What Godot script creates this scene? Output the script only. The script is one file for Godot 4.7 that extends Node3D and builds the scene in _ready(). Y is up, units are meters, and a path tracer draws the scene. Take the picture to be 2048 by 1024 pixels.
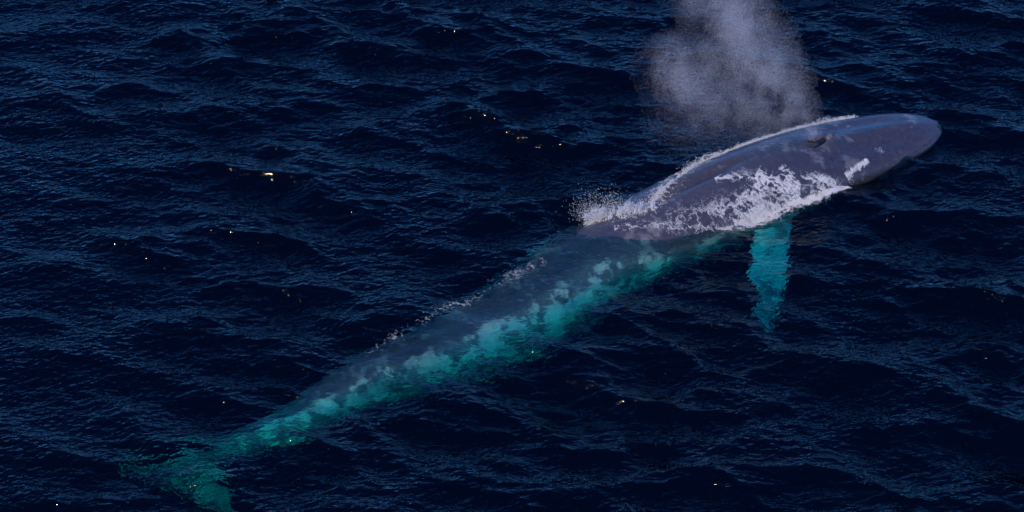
extends Node3D
# A blue whale surfacing on a dark, wind-rippled sea, seen from the air.
# x runs to the right of the picture, z towards the viewer, y up; the calm sea level is y = 0.

const SEA_N := 1024            # cells of the computed sea, each way
const SEA_L := 41.0           # metres of sea that those cells span before they repeat
const RIPPLE_L := 8.2         # metres that the fine ripple relief spans

var rng := RandomNumberGenerator.new()
var noise := FastNoiseLite.new()
var sea_h: PackedFloat32Array
var sea_dx: PackedFloat32Array
var sea_dz: PackedFloat32Array


func _ready() -> void:
	rng.seed = 7
	view_and_light()
	build_sea()
	build_whale()
	build_foam()
	build_blow()


# ---------------------------------------------------------------- camera, sky, sun

func view_and_light() -> void:
	var cam := Camera3D.new()
	cam.name = "camera"
	cam.fov = 11.14
	cam.near = 1.0
	cam.far = 3000.0
	add_child(cam)
	cam.look_at_from_position(Vector3(0, 44.995, 53.623), Vector3.ZERO)
	cam.current = true
	var env := Environment.new()
	env.background_mode = Environment.BG_SKY
	var sky := ProceduralSkyMaterial.new()
	sky.sky_top_color = Color(0.11, 0.28, 0.61)
	sky.sky_horizon_color = Color(0.38, 0.68, 1.0)
	sky.sky_curve = 0.17
	sky.sky_energy_multiplier = 1.8
	sky.ground_bottom_color = Color(0.01, 0.03, 0.06)
	sky.ground_horizon_color = Color(0.02, 0.05, 0.1)
	sky.sun_angle_max = 20.0
	sky.sun_curve = 0.08
	env.sky = Sky.new()
	env.sky.sky_material = sky
	env.tonemap_mode = Environment.TONE_MAPPER_LINEAR
	env.tonemap_exposure = 0.46
	env.volumetric_fog_enabled = true
	env.volumetric_fog_density = 0.0
	env.sdfgi_enabled = true
	env.ssao_enabled = true
	env.ssil_enabled = true
	var we := WorldEnvironment.new()
	we.name = "environment"
	we.environment = env
	add_child(we)
	var sun := DirectionalLight3D.new()
	sun.name = "sun"
	sun.light_energy = 1.55
	sun.light_color = Color(1.0, 0.93, 0.82)
	sun.light_angular_distance = 0.6
	sun.shadow_enabled = true
	add_child(sun)
	sun.look_at_from_position(Vector3(-0.45, 0.64, 0.64) * 50.0, Vector3.ZERO)


# ---------------------------------------------------------------- the sea

# inverse Fourier transform of n x n complex values, in place
func fft2(re: PackedFloat32Array, im: PackedFloat32Array, n: int) -> Array:
	var bits := int(round(log(n) / log(2.0)))
	var rev := PackedInt32Array()
	rev.resize(n)
	for i in n:
		var r := 0
		for b in bits:
			if i & (1 << b):
				r |= 1 << (bits - 1 - b)
		rev[i] = r
	var cs := PackedFloat32Array()
	var sn := PackedFloat32Array()
	cs.resize(n)
	sn.resize(n)
	for i in n:
		cs[i] = cos(TAU * i / n)
		sn[i] = sin(TAU * i / n)
	var ar := PackedFloat32Array()
	var ai := PackedFloat32Array()
	ar.resize(n)
	ai.resize(n)
	for turn in 2:
		var step := 1 if turn == 0 else n
		var jump := n if turn == 0 else 1
		for line in n:
			var at := line * jump
			for i in n:
				var from := at + rev[i] * step
				ar[i] = re[from]
				ai[i] = im[from]
			var half := 1
			while half < n:
				var tw := n / (2 * half)
				var k := 0
				while k < n:
					var w := 0
					for j in range(k, k + half):
						var q := j + half
						var c := cs[w]
						var s := sn[w]
						var tr := ar[q] * c - ai[q] * s
						var ti := ar[q] * s + ai[q] * c
						ar[q] = ar[j] - tr
						ai[q] = ai[j] - ti
						ar[j] += tr
						ai[j] += ti
						w += tw
					k += 2 * half
				half *= 2
			for i in n:
				re[at + i * step] = ar[i]
				im[at + i * step] = ai[i]
	return [re, im]


# a wind sea: heights and sideways shifts over a square of side l, slopes scaled to an even steepness
func wind_sea(n: int, l: float, longest: float, shortest: float, falloff: float, wind: Vector2, spread: float, slope: float, with_shift: bool, seed_value: int) -> Array:
	var r := RandomNumberGenerator.new()
	r.seed = seed_value
	var hr := PackedFloat32Array()
	var hi := PackedFloat32Array()
	hr.resize(n * n)
	hi.resize(n * n)
	var total := 0.0
	for row in n:
		for col in n:
			var fx := col if col < n / 2 else col - n
			var fz := row if row < n / 2 else row - n
			if (fx == 0 and fz == 0) or abs(fx) == n / 2 or abs(fz) == n / 2:
				continue
			var k := Vector2(fx, fz) * TAU / l
			var len := k.length()
			var wave := TAU / len
			if wave < shortest:
				continue
			var a := pow(len, -falloff) * exp(-pow(wave / longest, 2.0))
			var d := absf(k.dot(wind)) / len
			a *= (1.0 - spread) * pow(d, 3.0) + spread
			if k.dot(wind) < 0.0:
				a *= 0.45
			a *= smoothstep(shortest, shortest * 1.8, wave)
			var g1 := r.randfn()
			var g2 := r.randfn()
			hr[row * n + col] = a * g1
			hi[row * n + col] = a * g2
	# make the spectrum symmetric, so that the heights are real
	var sr := PackedFloat32Array()
	var si := PackedFloat32Array()
	sr.resize(n * n)
	si.resize(n * n)
	for row in n:
		for col in n:
			var o := ((n - row) % n) * n + (n - col) % n
			var at := row * n + col
			sr[at] = hr[at] + hr[o]
			si[at] = hi[at] - hi[o]
			var fx := col if col < n / 2 else col - n
			var fz := row if row < n / 2 else row - n
			total += (sr[at] * sr[at] + si[at] * si[at]) * (fx * fx + fz * fz) * TAU * TAU / (l * l)
	var scale := slope / sqrt(total)
	var br := PackedFloat32Array()
	var bi := PackedFloat32Array()
	var cr := PackedFloat32Array()
	var ci := PackedFloat32Array()
	br.resize(n * n)
	bi.resize(n * n)
	cr.resize(n * n)
	ci.resize(n * n)
	for row in n:
		for col in n:
			var at := row * n + col
			var fx := col if col < n / 2 else col - n
			var fz := row if row < n / 2 else row - n
			var len := sqrt(float(fx * fx + fz * fz))
			if len == 0.0:
				continue
			var a := sr[at] * scale
			var b := si[at] * scale
			# height + i * shift in x; the shift is -i k / |k| times the height
			var xr := b * fx / len
			var xi := -a * fx / len
			br[at] = a - xi
			bi[at] = b + xr
			cr[at] = b * fz / len
			ci[at] = -a * fz / len
	var first := fft2(br, bi, n)
	if not with_shift:
		return [first[0]]
	var second := fft2(cr, ci, n)
	return [first[0], first[1], second[0]]


func cells(field: PackedFloat32Array, x: float, z: float) -> float:
	var u := fposmod(x / SEA_L, 1.0) * SEA_N
	var v := fposmod(z / SEA_L, 1.0) * SEA_N
	var i := int(u) % SEA_N
	var j := int(v) % SEA_N
	var fu := u - floorf(u)
	var fv := v - floorf(v)
	var i2 := (i + 1) % SEA_N
	var j2 := (j + 1) % SEA_N
	return lerpf(lerpf(field[j * SEA_N + i], field[j * SEA_N + i2], fu), lerpf(field[j2 * SEA_N + i], field[j2 * SEA_N + i2], fu), fv)


# wave scale: gusts, the slick, and a calm added to darken the left side
func wave_scale(x: float, z: float) -> float:
	return clampf(0.85 + 0.55 * noise.get_noise_2d(x * 9.0 + 300.0, z * 9.0), 0.45, 1.3) * (1.0 - 0.5 * smoothstep(-7.0, -14.0, x)) * (1.0 - 0.65 * slick(x, z))


# the water that slides off the whale's back is smoother than the sea around it
func slick(x: float, z: float) -> float:
	var a := Vector2(5.0, -1.2)
	var b := Vector2(0.2, 1.5)
	var p := Vector2(x, z)
	var f := clampf((p - a).dot(b - a) / (b - a).length_squared(), 0.0, 1.0)
	return exp(-p.distance_squared_to(a.lerp(b, f)) / 1.1)


func sea_point(x: float, z: float, keep: float) -> Vector3:
	var g := wave_scale(x, z) * keep
	var chop := 0.85
	return Vector3(x - chop * g * cells(sea_dx, x, z), g * cells(sea_h, x, z), z - chop * g * cells(sea_dz, x, z))


# coordinates of grid lines: even inside, growing outside
func grid_lines(lo: float, hi: float, step: float, reach: float) -> PackedFloat32Array:
	var a := PackedFloat32Array()
	var d := step
	var x := lo
	var before := []
	while x > -reach:
		d *= 1.12
		x -= d
		before.append(x)
	before.reverse()
	for b in before:
		a.append(b)
	var n := int((hi - lo) / step)
	for i in n + 1:
		a.append(lo + i * step)
	x = a[-1]
	d = step
	while x < reach:
		d *= 1.12
		x += d
		a.append(x)
	return a


func build_sea() -> void:
	var wind := Vector2(-0.22, 1.0).normalized()
	var f := wind_sea(SEA_N, SEA_L, 3.8, 0.10, 2.35, wind, 0.10, 0.345, true, 11)
	sea_h = f[0]
	sea_dx = f[1]
	sea_dz = f[2]
	var ripple: PackedFloat32Array = wind_sea(512, RIPPLE_L, 0.40, 0.035, 2.1, Vector2(0.15, 1.0).normalized(), 0.2, 0.25, false, 5)[0]
	var top := 0.0
	for v in ripple:
		top = maxf(top, absf(v))
	var data := PackedFloat32Array()
	data.resize(512 * 512)
	for i in 512 * 512:
		data[i] = 0.5 + 0.5 * ripple[i] / top
	var relief := ImageTexture.create_from_image(Image.create_from_data(512, 512, false, Image.FORMAT_RF, data.to_byte_array()))
	var m := StandardMaterial3D.new()
	m.resource_name = "sea_water"
	m.albedo_color = Color(0.66, 0.97, 0.95, 0.0)
	m.roughness = 0.03
	m.metallic_specular = 0.5
	m.transparency = BaseMaterial3D.TRANSPARENCY_ALPHA
	m.refraction_enabled = true
	m.refraction_scale = 0.033
	m.heightmap_enabled = true
	m.heightmap_texture = relief
	m.heightmap_scale = 2.0 * top * 100.0
	var xs := grid_lines(-19.0, 19.0, 0.055, 900.0)
	var zs := grid_lines(-15.0, 13.0, 0.055, 900.0)
	var nx := xs.size()
	var nz := zs.size()
	var v := PackedVector3Array()
	var uv := PackedVector2Array()
	v.resize(nx * nz)
	uv.resize(nx * nz)
	for j in nz:
		var dz := absf(zs[mini(j + 1, nz - 1)] - zs[maxi(j - 1, 0)]) * 0.5
		for i in nx:
			var dx := absf(xs[mini(i + 1, nx - 1)] - xs[maxi(i - 1, 0)]) * 0.5
			var keep := 1.0 - smoothstep(0.3, 1.2, maxf(dx, dz))
			var p := Vector3(xs[i], 0.0, zs[j])
			if keep > 0.0:
				p = sea_point(xs[i], zs[j], keep)
			v[j * nx + i] = p
			uv[j * nx + i] = Vector2(p.x, p.z) / RIPPLE_L
	var sea_low := 0.0
	for p in v:
		sea_low = minf(sea_low, p.y)
	var mesh := grid_mesh(v, uv, PackedColorArray(), nx, nz, false)
	mesh.surface_set_material(0, m)
	var sea := MeshInstance3D.new()
	sea.name = "sea"
	sea.mesh = mesh
	sea.set_meta("kind", "structure")
	add_child(sea)
	var deep := FogVolume.new()
	deep.name = "sea_water"
	deep.shape = RenderingServer.FOG_VOLUME_SHAPE_BOX
	deep.size = Vector3(300, 30, 300)
	deep.position = Vector3(0, -15.0 + sea_low, 0)
	var fm := FogMaterial.new()
	fm.density = 0.13
	# the loss of light per metre differs by colour: red goes within a metre or so, green and blue last
	fm.albedo = Color(3.7, 0.3, 1.05)
	deep.material = fm
	deep.set_meta("kind", "structure")
	add_child(deep)


# a mesh over rows and columns of points; round = the last column joins the first. Faces are seen from the side of row x column
func grid_mesh(v: PackedVector3Array, uv: PackedVector2Array, colors: PackedColorArray, nx: int, nz: int, round: bool) -> ArrayMesh:
	var index := PackedInt32Array()
	var across := nx if round else nx - 1
	index.resize(across * (nz - 1) * 6)
	var normal := PackedVector3Array()
	normal.resize(nx * nz)
	var k := 0
	for j in nz - 1:
		for i in across:
			var a := j * nx + i
			var b := j * nx + (i + 1) % nx
			var c := a + nx
			var d := b + nx
			index[k] = a
			index[k + 1] = b
			index[k + 2] = c
			index[k + 3] = b
			index[k + 4] = d
			index[k + 5] = c
			k += 6
			var n := (v[c] - v[b]).cross(v[d] - v[a])
			normal[a] += n
			normal[b] += n
			normal[c] += n
			normal[d] += n
	for i in normal.size():
		normal[i] = normal[i].normalized()
	var arrays := []
	arrays.resize(Mesh.ARRAY_MAX)
	arrays[Mesh.ARRAY_VERTEX] = v
	arrays[Mesh.ARRAY_NORMAL] = normal
	arrays[Mesh.ARRAY_INDEX] = index
	if uv.size():
		arrays[Mesh.ARRAY_TEX_UV] = uv
	if colors.size():
		arrays[Mesh.ARRAY_COLOR] = colors
	var mesh := ArrayMesh.new()
	mesh.add_surface_from_arrays(Mesh.PRIMITIVE_TRIANGLES, arrays)
	return mesh


# ---------------------------------------------------------------- the whale

# distance from the snout tip, x, z of the midline; half width; y of the back; height of the back over the widest level; depth of the belly below it
const STATIONS := [
	[0.00, 12.07, -5.93, 0.06, 0.03, 0.05, 0.06],
	[0.19, 11.92, -5.81, 0.44, 0.1, 0.14, 0.3],
	[0.78, 11.38, -5.56, 0.84, 0.2, 0.26, 0.6],
	[2.08, 10.19, -5.05, 1.18, 0.32, 0.42, 0.95],
	[3.92, 8.52, -4.27, 1.38, 0.5, 0.66, 1.25],
	[5.85, 6.82, -3.35, 1.44, 0.6, 0.9, 1.4],
	[7.80, 5.12, -2.39, 1.46, 0.5, 1.05, 1.45],
	[9.41, 3.73, -1.58, 1.46, 0.3, 1.1, 1.4],
	[11.03, 2.36, -0.71, 1.42, 0.0, 1.1, 1.38],
	[12.93, 1.01, 0.61, 1.42, -0.2, 1.08, 1.36],
	[14.68, -0.31, 1.76, 1.3, -0.3, 1.04, 1.26],
	[16.33, -1.61, 2.79, 1.15, -0.32, 1.0, 1.12],
	[17.84, -2.87, 3.62, 0.97, -0.3, 0.88, 0.92],
	[18.71, -3.63, 4.06, 0.84, -0.32, 0.82, 0.82],
	[19.99, -4.61, 4.87, 0.71, -0.36, 0.72, 0.7],
	[21.21, -5.58, 5.61, 0.57, -0.6, 0.62, 0.6],
	[22.29, -6.57, 6.03, 0.43, -1.0, 0.5, 0.48],
	[22.94, -7.20, 6.22, 0.34, -1.35, 0.34, 0.34],
	[23.29, -7.51, 6.38, 0.3, -1.5, 0.24, 0.24],
]

func station(t: float) -> Array:
	var n := STATIONS.size()
	var i := 0
	while i < n - 2 and STATIONS[i + 1][0] < t:
		i += 1
	var a: Array = STATIONS[maxi(i - 1, 0)]
	var b: Array = STATIONS[i]
	var c: Array = STATIONS[i + 1]
	var d: Array = STATIONS[mini(i + 2, n - 1)]
	var f: float = clampf((t - b[0]) / (c[0] - b[0]), 0.0, 1.0)
	var out := [t]
	for k in range(1, 7):
		var h: float = c[0] - b[0]
		var m0: float = (c[k] - a[k]) / (c[0] - a[0]) * h
		var m1: float = (d[k] - b[k]) / (d[0] - b[0]) * h
		var f2 := f * f
		var f3 := f2 * f
		out.append((2 * f3 - 3 * f2 + 1) * b[k] + (f3 - 2 * f2 + f) * m0 + (-2 * f3 + 3 * f2) * c[k] + (f3 - f2) * m1)
	return out


const BODY_END := 23.29
const BLOWHOLE_AT := 3.95
var spine: Array = []          # samples of the body every 2 cm, for what lies on it


func frame_at(t: float) -> Array:
	var s := station(t)
	var s1 := station(maxf(t - 0.15, 0.0))
	var s2 := station(minf(t + 0.15, BODY_END))
	var ahead := Vector3(s1[1] - s2[1], 0, s1[2] - s2[2]).normalized()
	return [s, ahead, ahead.cross(Vector3.UP)]


func bump(x: float, wide: float) -> float:
	return exp(-x * x / (wide * wide))


# how far the back rises or dips where t is the distance from the snout and side the metres to the right of the midline
func relief(t: float, side: float) -> float:
	var d := 0.0
	# the ridge along the middle of the upper jaw, ending at the guard in front of the nostrils
	d += 0.085 * bump(side, 0.13) * smoothstep(0.3, 1.3, t) * (1.0 - smoothstep(3.0, 3.9, t))
	d += 0.2 * bump(side, 0.30) * bump(t - (BLOWHOLE_AT - 0.45), 0.28)
	# two low swellings beside the nostrils and the dip between and behind them
	d += 0.06 * (bump(side - 0.24, 0.15) + bump(side + 0.24, 0.15)) * bump(t - BLOWHOLE_AT, 0.4)
	d -= 0.09 * bump(side, 0.12) * bump(t - BLOWHOLE_AT - 0.05, 0.25)
	# shallow hollows along both sides of the upper jaw
	d -= 0.07 * (bump(side - 0.5, 0.25) + bump(side + 0.5, 0.25)) * smoothstep(0.8, 1.8, t) * (1.0 - smoothstep(3.2, 4.4, t))
	# the furrow that runs along the back behind the nostrils
	d -= 0.16 * bump(side + 0.30 - 0.02 * (t - 7.0), 0.17) * smoothstep(5.6, 7.4, t) * (1.0 - smoothstep(9.2, 10.2, t))
	d += 0.05 * bump(side, 0.25) * smoothstep(9.0, 12.0, t) * (1.0 - smoothstep(19.0, 21.0, t))
	return d


func skin_color(p: Vector3, t: float, up: float, fin: bool, side := 0.0) -> Color:
	var slate := Color(0.076, 0.070, 0.078)
	var pale := Color(0.62, 0.64, 0.53)
	var q := noise.get_noise_3d(p.x * 75.0, p.y * 75.0, p.z * 75.0) + 0.7 * noise.get_noise_3d(p.x * 190.0 + 50.0, p.y * 190.0, p.z * 190.0) + 0.3 * noise.get_noise_3d(p.x * 1100.0, p.y * 1100.0, p.z * 1100.0) + 0.5 * noise.get_noise_3d(p.x * 420.0, p.y * 420.0 + 9.0, p.z * 420.0)
	if fin:
		return Color(0.58, 0.60, 0.57).lerp(Color(0.13, 0.14, 0.14), smoothstep(-0.2, 0.25, q))
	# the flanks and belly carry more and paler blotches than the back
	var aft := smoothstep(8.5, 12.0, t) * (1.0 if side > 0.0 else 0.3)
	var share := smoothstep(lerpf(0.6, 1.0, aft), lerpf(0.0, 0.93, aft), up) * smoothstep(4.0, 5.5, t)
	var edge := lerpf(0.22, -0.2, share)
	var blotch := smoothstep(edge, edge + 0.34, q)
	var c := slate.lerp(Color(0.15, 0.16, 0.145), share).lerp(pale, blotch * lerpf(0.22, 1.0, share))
	var tone := 1.0 + 0.35 * noise.get_noise_2d(t * 22.0, up * 260.0 + side * 120.0) + 0.16 * noise.get_noise_3d(p.x * 28.0, p.y * 28.0 + 70.0, p.z * 28.0) + 0.3 * noise.get_noise_3d(p.x * 500.0, p.y * 500.0, p.z * 500.0) + 0.3 * noise.get_noise_3d(p.x * 1300.0, p.y * 1300.0, p.z * 1300.0)
	return Color(c.r * tone, c.g * tone, c.b * tone)


func body_rings(around: int) -> ArrayMesh:
	var v := PackedVector3Array()
	var col := PackedColorArray()
	var rings := 760
	for j in rings:
		var f := float(j) / (rings - 1)
		var t := BODY_END * (0.25 * f * f + 0.75 * f)
		var fr := frame_at(t)
		var s: Array = fr[0]
		var right: Vector3 = fr[2]
		for i in around:
			var a := -TAU * i / around
			var ca := cos(a)
			var sa := sin(a)
			var side: float = s[3] * signf(ca) * pow(absf(ca), 0.9)
			var y: float = s[4] - s[5]
			y += s[5] * sa if sa > 0.0 else s[6] * sa
			if sa > 0.0:
				y += relief(t, side) * smoothstep(0.0, 0.35, sa)
			var p: Vector3 = Vector3(s[1], y, s[2]) + right * side
			v.append(p)
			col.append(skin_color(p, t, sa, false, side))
	# the tail flukes grow out of the last ring
	var last := frame_at(BODY_END)
	var root := Vector3(last[0][1], last[0][4] - last[0][5], last[0][2])
	var first_right: Vector3 = last[2]
	var fluke_right := Vector3(0.83, -0.06, 0.55).normalized()
	for j in range(1, 61):
		var w := j / 60.0
		var turn := smoothstep(0.0, 0.35, w)
		var right := first_right.lerp(fluke_right, turn).normalized()
		var back := -Vector3(right.z, 0, -right.x).normalized()
		var half := 0.3 + 2.1 * pow(w, 1.15)
		var lead := 1.2 * pow((half - 0.3) / 2.1, 0.8)
		for i in around:
			var a := -TAU * i / around
			var ca := cos(a)
			var u := absf(ca)
			var thick := lerpf(0.24, 0.012, w) * (1.0 - 0.8 * u * smoothstep(0.0, 0.3, w))
			var axial := lerpf(w * 0.85 - 0.1 * w * bump(ca, 0.05), lead, pow(u, 1.5))
			var p := root + right * (half * ca) + back * axial + Vector3.UP * (thick * sin(a) - 1.0 * w)
			v.append(p)
			col.append(skin_color(p, 8.0, 0.35, false))
	return grid_mesh(v, PackedVector2Array(), col, around, v.size() / around, true)


# a flipper lofted along a bent line: each row holds x, y, z, half chord, half thickness
func flipper(rows: Array, chord: Vector3) -> ArrayMesh:
	var v := PackedVector3Array()
	var col := PackedColorArray()
	var n := 60
	var around := 32
	for j in n:
		var f := float(j) / (n - 1) * (rows.size() - 1)
		var k := mini(int(f), rows.size() - 2)
		var g := f - k
		var a: Array = rows[k]
		var b: Array = rows[k + 1]
		var before: Array = rows[maxi(k - 1, 0)]
		var after: Array = rows[mini(k + 2, rows.size() - 1)]
		var r := []
		for c in 5:
			var w: float = cubic_interpolate(a[c], b[c], before[c], after[c], g)
			r.append(w)
		for i in around:
			var q := TAU * i / around
			var p: Vector3 = Vector3(r[0], r[1], r[2]) + chord * (r[3] * cos(q)) + Vector3(0.1, 1, 0.15).normalized() * (r[4] * sin(q))
			v.append(p)
			col.append(skin_color(p, 6.0, 0.0, true))
	return grid_mesh(v, PackedVector2Array(), col, around, n, true)


func build_whale() -> void:
	var grain := NoiseTexture2D.new()
	grain.width = 512
	grain.height = 512
	grain.seamless = true
	var gn := FastNoiseLite.new()
	gn.seed = 4
	gn.frequency = 0.02
	gn.fractal_octaves = 5
	grain.noise = gn
	var skin := StandardMaterial3D.new()
	skin.resource_name = "whale_skin"
	skin.vertex_color_use_as_albedo = true
	skin.roughness = 0.42
	skin.clearcoat_enabled = true
	skin.clearcoat = 0.35
	skin.clearcoat_roughness = 0.15
	skin.heightmap_enabled = true
	skin.heightmap_texture = grain
	skin.heightmap_scale = 1.2
	skin.uv1_triplanar = true
	skin.uv1_scale = Vector3(0.7, 0.7, 0.7)
	var whale := Node3D.new()
	whale.name = "blue_whale"
	whale.position = Vector3.ZERO
	whale.set_meta("label", "huge slate grey whale surfacing, its tail and flipper glowing teal under water")
	whale.set_meta("category", "whale")
	add_child(whale)
	var st := SurfaceTool.new()
	st.append_from(body_rings(168), 0, Transform3D())
	var near_rows := [[7.2, -0.62, -2.6, 0.6, 0.24], [7.1, -0.85, -1.7, 0.57, 0.19], [7.0, -1.1, -0.8, 0.54, 0.13], [6.93, -1.3, 0.1, 0.46, 0.09], [6.82, -1.5, 0.9, 0.34, 0.06], [6.72, -1.65, 1.5, 0.2, 0.04], [6.64, -1.7, 1.85, 0.015, 0.01]]
	st.append_from(flipper(near_rows, Vector3(-0.97, 0.05, 0.2)), 0, Transform3D())
	var far_rows := [[6.5, -0.7, -3.6, 0.46, 0.2], [6.2, -1.2, -4.2, 0.45, 0.17], [5.9, -1.9, -4.5, 0.43, 0.12], [5.6, -2.7, -4.7, 0.36, 0.09], [5.3, -3.4, -4.8, 0.2, 0.05], [5.2, -3.7, -4.8, 0.015, 0.01]]
	st.append_from(flipper(far_rows, Vector3(-0.85, -0.3, 0.4)), 0, Transform3D())
	var mesh := st.commit()
	mesh.surface_set_material(0, skin)
	var b := MeshInstance3D.new()
	b.name = "body"
	b.mesh = mesh
	whale.add_child(b)
	# the two nostrils of the blowhole
	var dark := StandardMaterial3D.new()
	dark.resource_name = "nostril_skin"
	dark.albedo_color = Color(0.05, 0.045, 0.05)
	dark.roughness = 0.5
	for sgn in [-1.0, 1.0]:
		var v := PackedVector3Array()
		for j in 15:
			var f := j / 14.0
			var t: float = BLOWHOLE_AT - 0.25 + 0.48 * f
			var fr := frame_at(t)
			var middle: float = sgn * (0.035 + 0.13 * f)
			var wide := 0.085 * sin(PI * pow(f, 0.8)) + 0.002
			for i in 10:
				var a := -TAU * i / 10
				var side: float = middle + wide * cos(a)
				var p: Vector3 = Vector3(fr[0][1], top_at(fr[0], t, middle) + 0.012 + 0.018 * sin(a), fr[0][2]) + fr[2] * side
				v.append(p)
		var hole := MeshInstance3D.new()
		hole.name = "nostril"
		hole.mesh = grid_mesh(v, PackedVector2Array(), PackedColorArray(), 10, 15, true)
		hole.mesh.surface_set_material(0, dark)
		whale.add_child(hole, true)
	for k in 1166:
		var fr := frame_at(k * 0.02)
		spine.append([Vector2(fr[0][1], fr[0][2]), fr[0], Vector2(fr[2].x, fr[2].z), k * 0.02])


# height of the back, side metres to the right of the midline; below everything when that is off the body
func top_at(s: Array, t: float, side: float) -> float:
	var c: float = absf(side) / s[3]
	if c >= 1.0:
		return -9.0
	var sa := sqrt(1.0 - pow(c, 2.0 / 0.9))
	return s[4] - s[5] + s[5] * sa + relief(t, side) * smoothstep(0.0, 0.35, sa)


func whale_top(x: float, z: float) -> float:
	var p := Vector2(x, z)
	var best := 0
	var near := 1e9
	for k in range(0, spine.size(), 24):
		var d: float = p.distance_squared_to(spine[k][0])
		if d < near:
			near = d
			best = k
	var from := maxi(best - 24, 0)
	for k in range(from, mini(best + 25, spine.size()), 3):
		var d: float = p.distance_squared_to(spine[k][0])
		if d < near:
			near = d
			best = k
	if near > 2.6:
		return -9.0
	var q: Array = spine[best]
	return top_at(q[1], q[3], (p - q[0]).dot(q[2]))


# ---------------------------------------------------------------- foam and spray

func sea_top(x: float, z: float) -> float:
	return wave_scale(x, z) * cells(sea_h, x, z)


# one bubble or drop: a rough ball of 20 faces
func drop_mesh(m: Material) -> ArrayMesh:
	var s := SphereMesh.new()
	s.radius = 1.0
	s.height = 2.0
	s.radial_segments = 6
	s.rings = 3
	var a := ArrayMesh.new()
	a.add_surface_from_arrays(Mesh.PRIMITIVE_TRIANGLES, s.get_mesh_arrays())
	a.surface_set_material(0, m)
	return a


func scatter(called: String, label: String, category: String, drop: Mesh, points: Array) -> void:
	var mm := MultiMesh.new()
	mm.transform_format = MultiMesh.TRANSFORM_3D
	mm.mesh = drop
	mm.instance_count = points.size()
	for i in points.size():
		var p: Vector3 = points[i][0]
		var r: float = points[i][1]
		var b := Basis.from_euler(Vector3(rng.randf() * TAU, rng.randf() * TAU, 0)).scaled(Vector3(r, r * points[i][2], r))
		mm.set_instance_transform(i, Transform3D(b, p))
	var o := MultiMeshInstance3D.new()
	o.name = called
	o.multimesh = mm
	o.set_meta("kind", "stuff")
	o.set_meta("label", label)
	o.set_meta("category", category)
	add_child(o)


func along(line: Array, f: float) -> Vector2:
	var total := 0.0
	for i in line.size() - 1:
		total += Vector2(line[i][0], line[i][1]).distance_to(Vector2(line[i + 1][0], line[i + 1][1]))
	var want := f * total
	for i in line.size() - 1:
		var a := Vector2(line[i][0], line[i][1])
		var b := Vector2(line[i + 1][0], line[i + 1][1])
		var d := a.distance_to(b)
		if want <= d:
			return a.lerp(b, want / d)
		want -= d
	return Vector2(line[-1][0], line[-1][1])


# lace: bubbles gather in a net of threads and clots
func lace(x: float, z: float) -> float:
	var wx := x + 0.12 * noise.get_noise_2d(x * 130.0, z * 130.0)
	var wz := z + 0.12 * noise.get_noise_2d(x * 130.0 + 77.0, z * 130.0)
	var thread := 1.0 - absf(noise.get_noise_2d(wx * 240.0, wz * 300.0)) * 3.2
	var clot := 0.5 + 0.9 * noise.get_noise_2d(wx * 90.0 + 500.0, wz * 90.0)
	var fine := 0.5 + noise.get_noise_2d(wx * 900.0, wz * 900.0 + 40.0)
	return clampf(thread, 0.0, 1.0) * 0.55 + clot * 0.5 + fine * 0.35 - 0.35


# bubbles along a line: w0 and w1 are the half widths at its ends, full the share kept everywhere, rise the height of the pile
func stroke(out: Array, line: Array, count: int, w0: float, w1: float, full: float, rise: float, size: float, bias := 0.0) -> void:
	for i in count:
		var f := rng.randf()
		var c := along(line, f)
		var ahead := along(line, minf(f + 0.02, 1.0)) - along(line, maxf(f - 0.02, 0.0))
		var across := Vector2(ahead.y, -ahead.x).normalized()
		var g := rng.randfn() * 0.55
		var p := c + across * (lerpf(w0, w1, f) * (g + bias))
		if lace(p.x, p.y) + full < rng.randf() * 1.1 + 0.15 * absf(g):
			continue
		var y := maxf(sea_top(p.x, p.y), whale_top(p.x, p.y))
		var lift := rise * pow(rng.randf(), 2.0) * maxf(0.0, 1.0 - absf(g)) * (0.6 + 1.4 * maxf(0.0, noise.get_noise_2d(p.x * 160.0, p.y * 160.0)))
		out.append([Vector3(p.x, y + lift + size * 0.3, p.y), size * rng.randf_range(0.5, 1.5), rng.randf_range(0.6, 1.0)])


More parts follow.
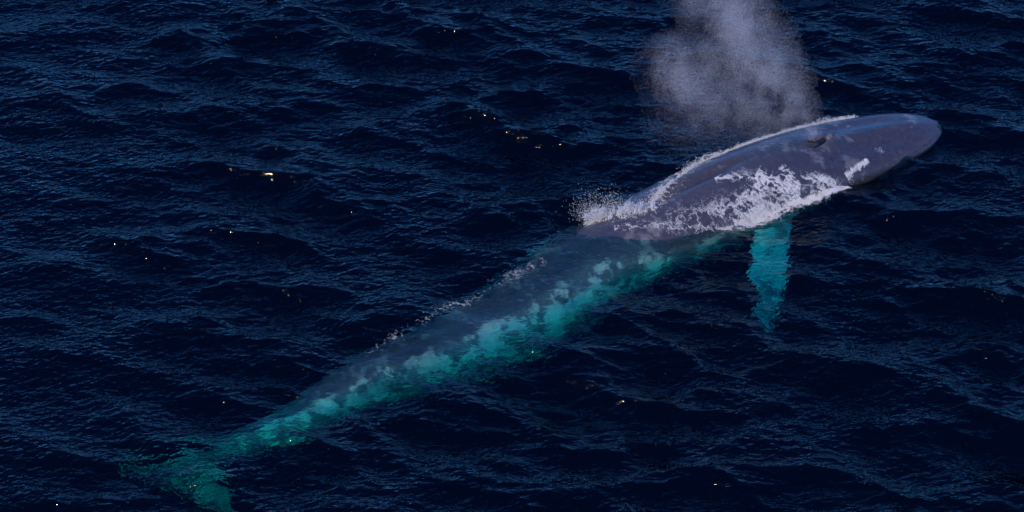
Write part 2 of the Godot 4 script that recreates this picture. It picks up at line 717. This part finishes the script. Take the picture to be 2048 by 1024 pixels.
func build_foam() -> void:
	var m := StandardMaterial3D.new()
	m.resource_name = "foam"
	m.albedo_color = Color(0.95, 0.94, 0.91)
	m.roughness = 0.6
	var drop := drop_mesh(m)
	var pts := []
	stroke(pts, [[3.6, -1.83], [3.96, -2.44], [4.39, -2.88], [5.25, -4.0], [5.97, -4.5], [7.28, -5.15], [8.74, -5.75], [9.84, -6.15]], 52000, 0.34, 0.10, -0.14, 0.22, 0.007, -0.25)
	stroke(pts, [[3.75, -1.8], [4.05, -2.35], [4.45, -2.8], [5.3, -3.85], [6.0, -4.36], [7.28, -5.02], [8.74, -5.66], [9.84, -6.1]], 30000, 0.08, 0.05, 0.15, 0.10, 0.007)
	scatter("edge_foam", "long white band of foam along the far side of the whale", "foam", drop, pts)
	pts = []
	stroke(pts, [[1.92, -1.6], [2.54, -1.75], [3.18, -1.6], [3.87, -1.8]], 50000, 0.19, 0.26, -0.04, 0.42, 0.0075)
	for i in 2600:
		var f := rng.randf()
		var c := along([[1.9, -1.6], [2.51, -1.75], [3.18, -1.75]], f)
		var h := 0.1 - log(1.0 - rng.randf() * 0.98) * 0.22
		pts.append([Vector3(c.x + rng.randfn() * 0.16 - h * 0.25, sea_top(c.x, c.y) + h, c.y + rng.randfn() * 0.16), rng.randf_range(0.003, 0.009), 1.0])
	scatter("splash", "white splash of water thrown up behind the whale's exposed back", "splash", drop, pts)
	pts = []
	stroke(pts, [[2.76, -1.0], [3.57, -1.08], [4.37, -1.01], [5.33, -1.12], [5.68, -1.12], [6.44, -1.4], [7.29, -1.79]], 24000, 0.13, 0.15, -0.05, 0.04, 0.006)
	stroke(pts, [[6.03, -1.37], [6.73, -1.73], [7.3, -2.03], [8.43, -2.44], [9.31, -2.97]], 52000, 0.22, 0.07, 0.12, 0.05, 0.0068)
	stroke(pts, [[5.54, -2.62], [6.23, -2.75], [6.63, -2.61], [6.9, -2.37], [6.33, -2.02], [5.97, -1.7], [5.62, -1.46]], 24000, 0.16, 0.24, -0.06, 0.02, 0.006)
	stroke(pts, [[7.36, -3.18], [7.55, -2.83], [7.89, -2.82], [8.61, -2.99], [9.23, -2.88]], 21000, 0.16, 0.14, -0.06, 0.02, 0.006)
	stroke(pts, [[6.64, -2.76], [7.05, -2.58], [7.53, -2.59], [7.89, -2.56]], 30000, 0.27, 0.24, 0.0, 0.02, 0.006)
	stroke(pts, [[4.2, -1.2], [5.2, -1.45], [6.2, -1.9], [7.2, -2.3], [8.6, -2.75]], 60000, 0.32, 0.34, -0.1, 0.02, 0.005)
	scatter("flank_foam", "lacy white foam sliding off the near side of the whale's back", "foam", drop, pts)
	pts = []
	stroke(pts, [[9.22, -3.24], [9.52, -3.51], [9.87, -3.85]], 9000, 0.09, 0.06, 0.2, 0.06, 0.007)
	scatter("head_foam", "short white foam streak at the near edge of the whale's head", "foam", drop, pts)
	pts = []
	stroke(pts, [[10.15, -4.42], [10.36, -4.22]], 900, 0.14, 0.12, -0.1, 0.0, 0.004)
	scatter("foam_fleck", "faint pale patch of bubbles on the whale's snout", "foam", drop, pts)
	pts = []
	stroke(pts, [[-3.7, 3.78], [-2.8, 3.1], [-1.55, 2.08], [-0.25, 1.0], [0.85, 0.15]], 40000, 0.16, 0.24, -0.28, 0.0, 0.004)
	scatter("ridge_foam", "thin pale streak of foam along the ridge of the whale's tail stock", "foam", drop, pts)


# the breath: fine drops hanging in the air above the blowhole, drifting to the left
func build_blow() -> void:
	var m := StandardMaterial3D.new()
	m.resource_name = "mist_drop"
	m.albedo_color = Color(0.90, 0.90, 0.90)
	m.roughness = 0.6
	var drop := drop_mesh(m)
	var puffs := [
		[5.75, 3.9, -7.2, 0.85, 79200], [5.95, 3.4, -6.3, 0.75, 93600], [6.6, 2.9, -5.5, 0.75, 86400], [5.2, 2.4, -5.0, 0.75, 72000], [7.3, 2.1, -5.1, 0.6, 64800],
		[7.9, 1.2, -4.9, 0.4, 28800], [6.8, 1.5, -4.7, 0.7, 57600], [5.3, 1.3, -4.75, 0.95, 50400], [4.4, 2.2, -5.4, 0.6, 36000], [8.38, 0.7, -4.42, 0.14, 2500],
	]
	var pts := []
	for b in puffs:
		for i in b[4]:
			var g := Vector3(rng.randfn(), rng.randfn(), rng.randfn())
			if g.length() > 2.3:
				continue
			var p: Vector3 = Vector3(b[0], b[1], b[2]) + g * b[3] * 0.85
			var q := noise.get_noise_3d(p.x * 70.0, p.y * 70.0, p.z * 70.0) + 0.5 * noise.get_noise_3d(p.x * 170.0, p.y * 170.0, p.z * 170.0)
			if q + 0.42 < rng.randf() * 0.7 or p.y < 0.5:
				continue
			pts.append([p, rng.randf_range(0.0015, 0.0034), 1.0])
	scatter("blow_mist", "grey cloud of misty breath rising above the whale's blowhole", "spray", drop, pts)
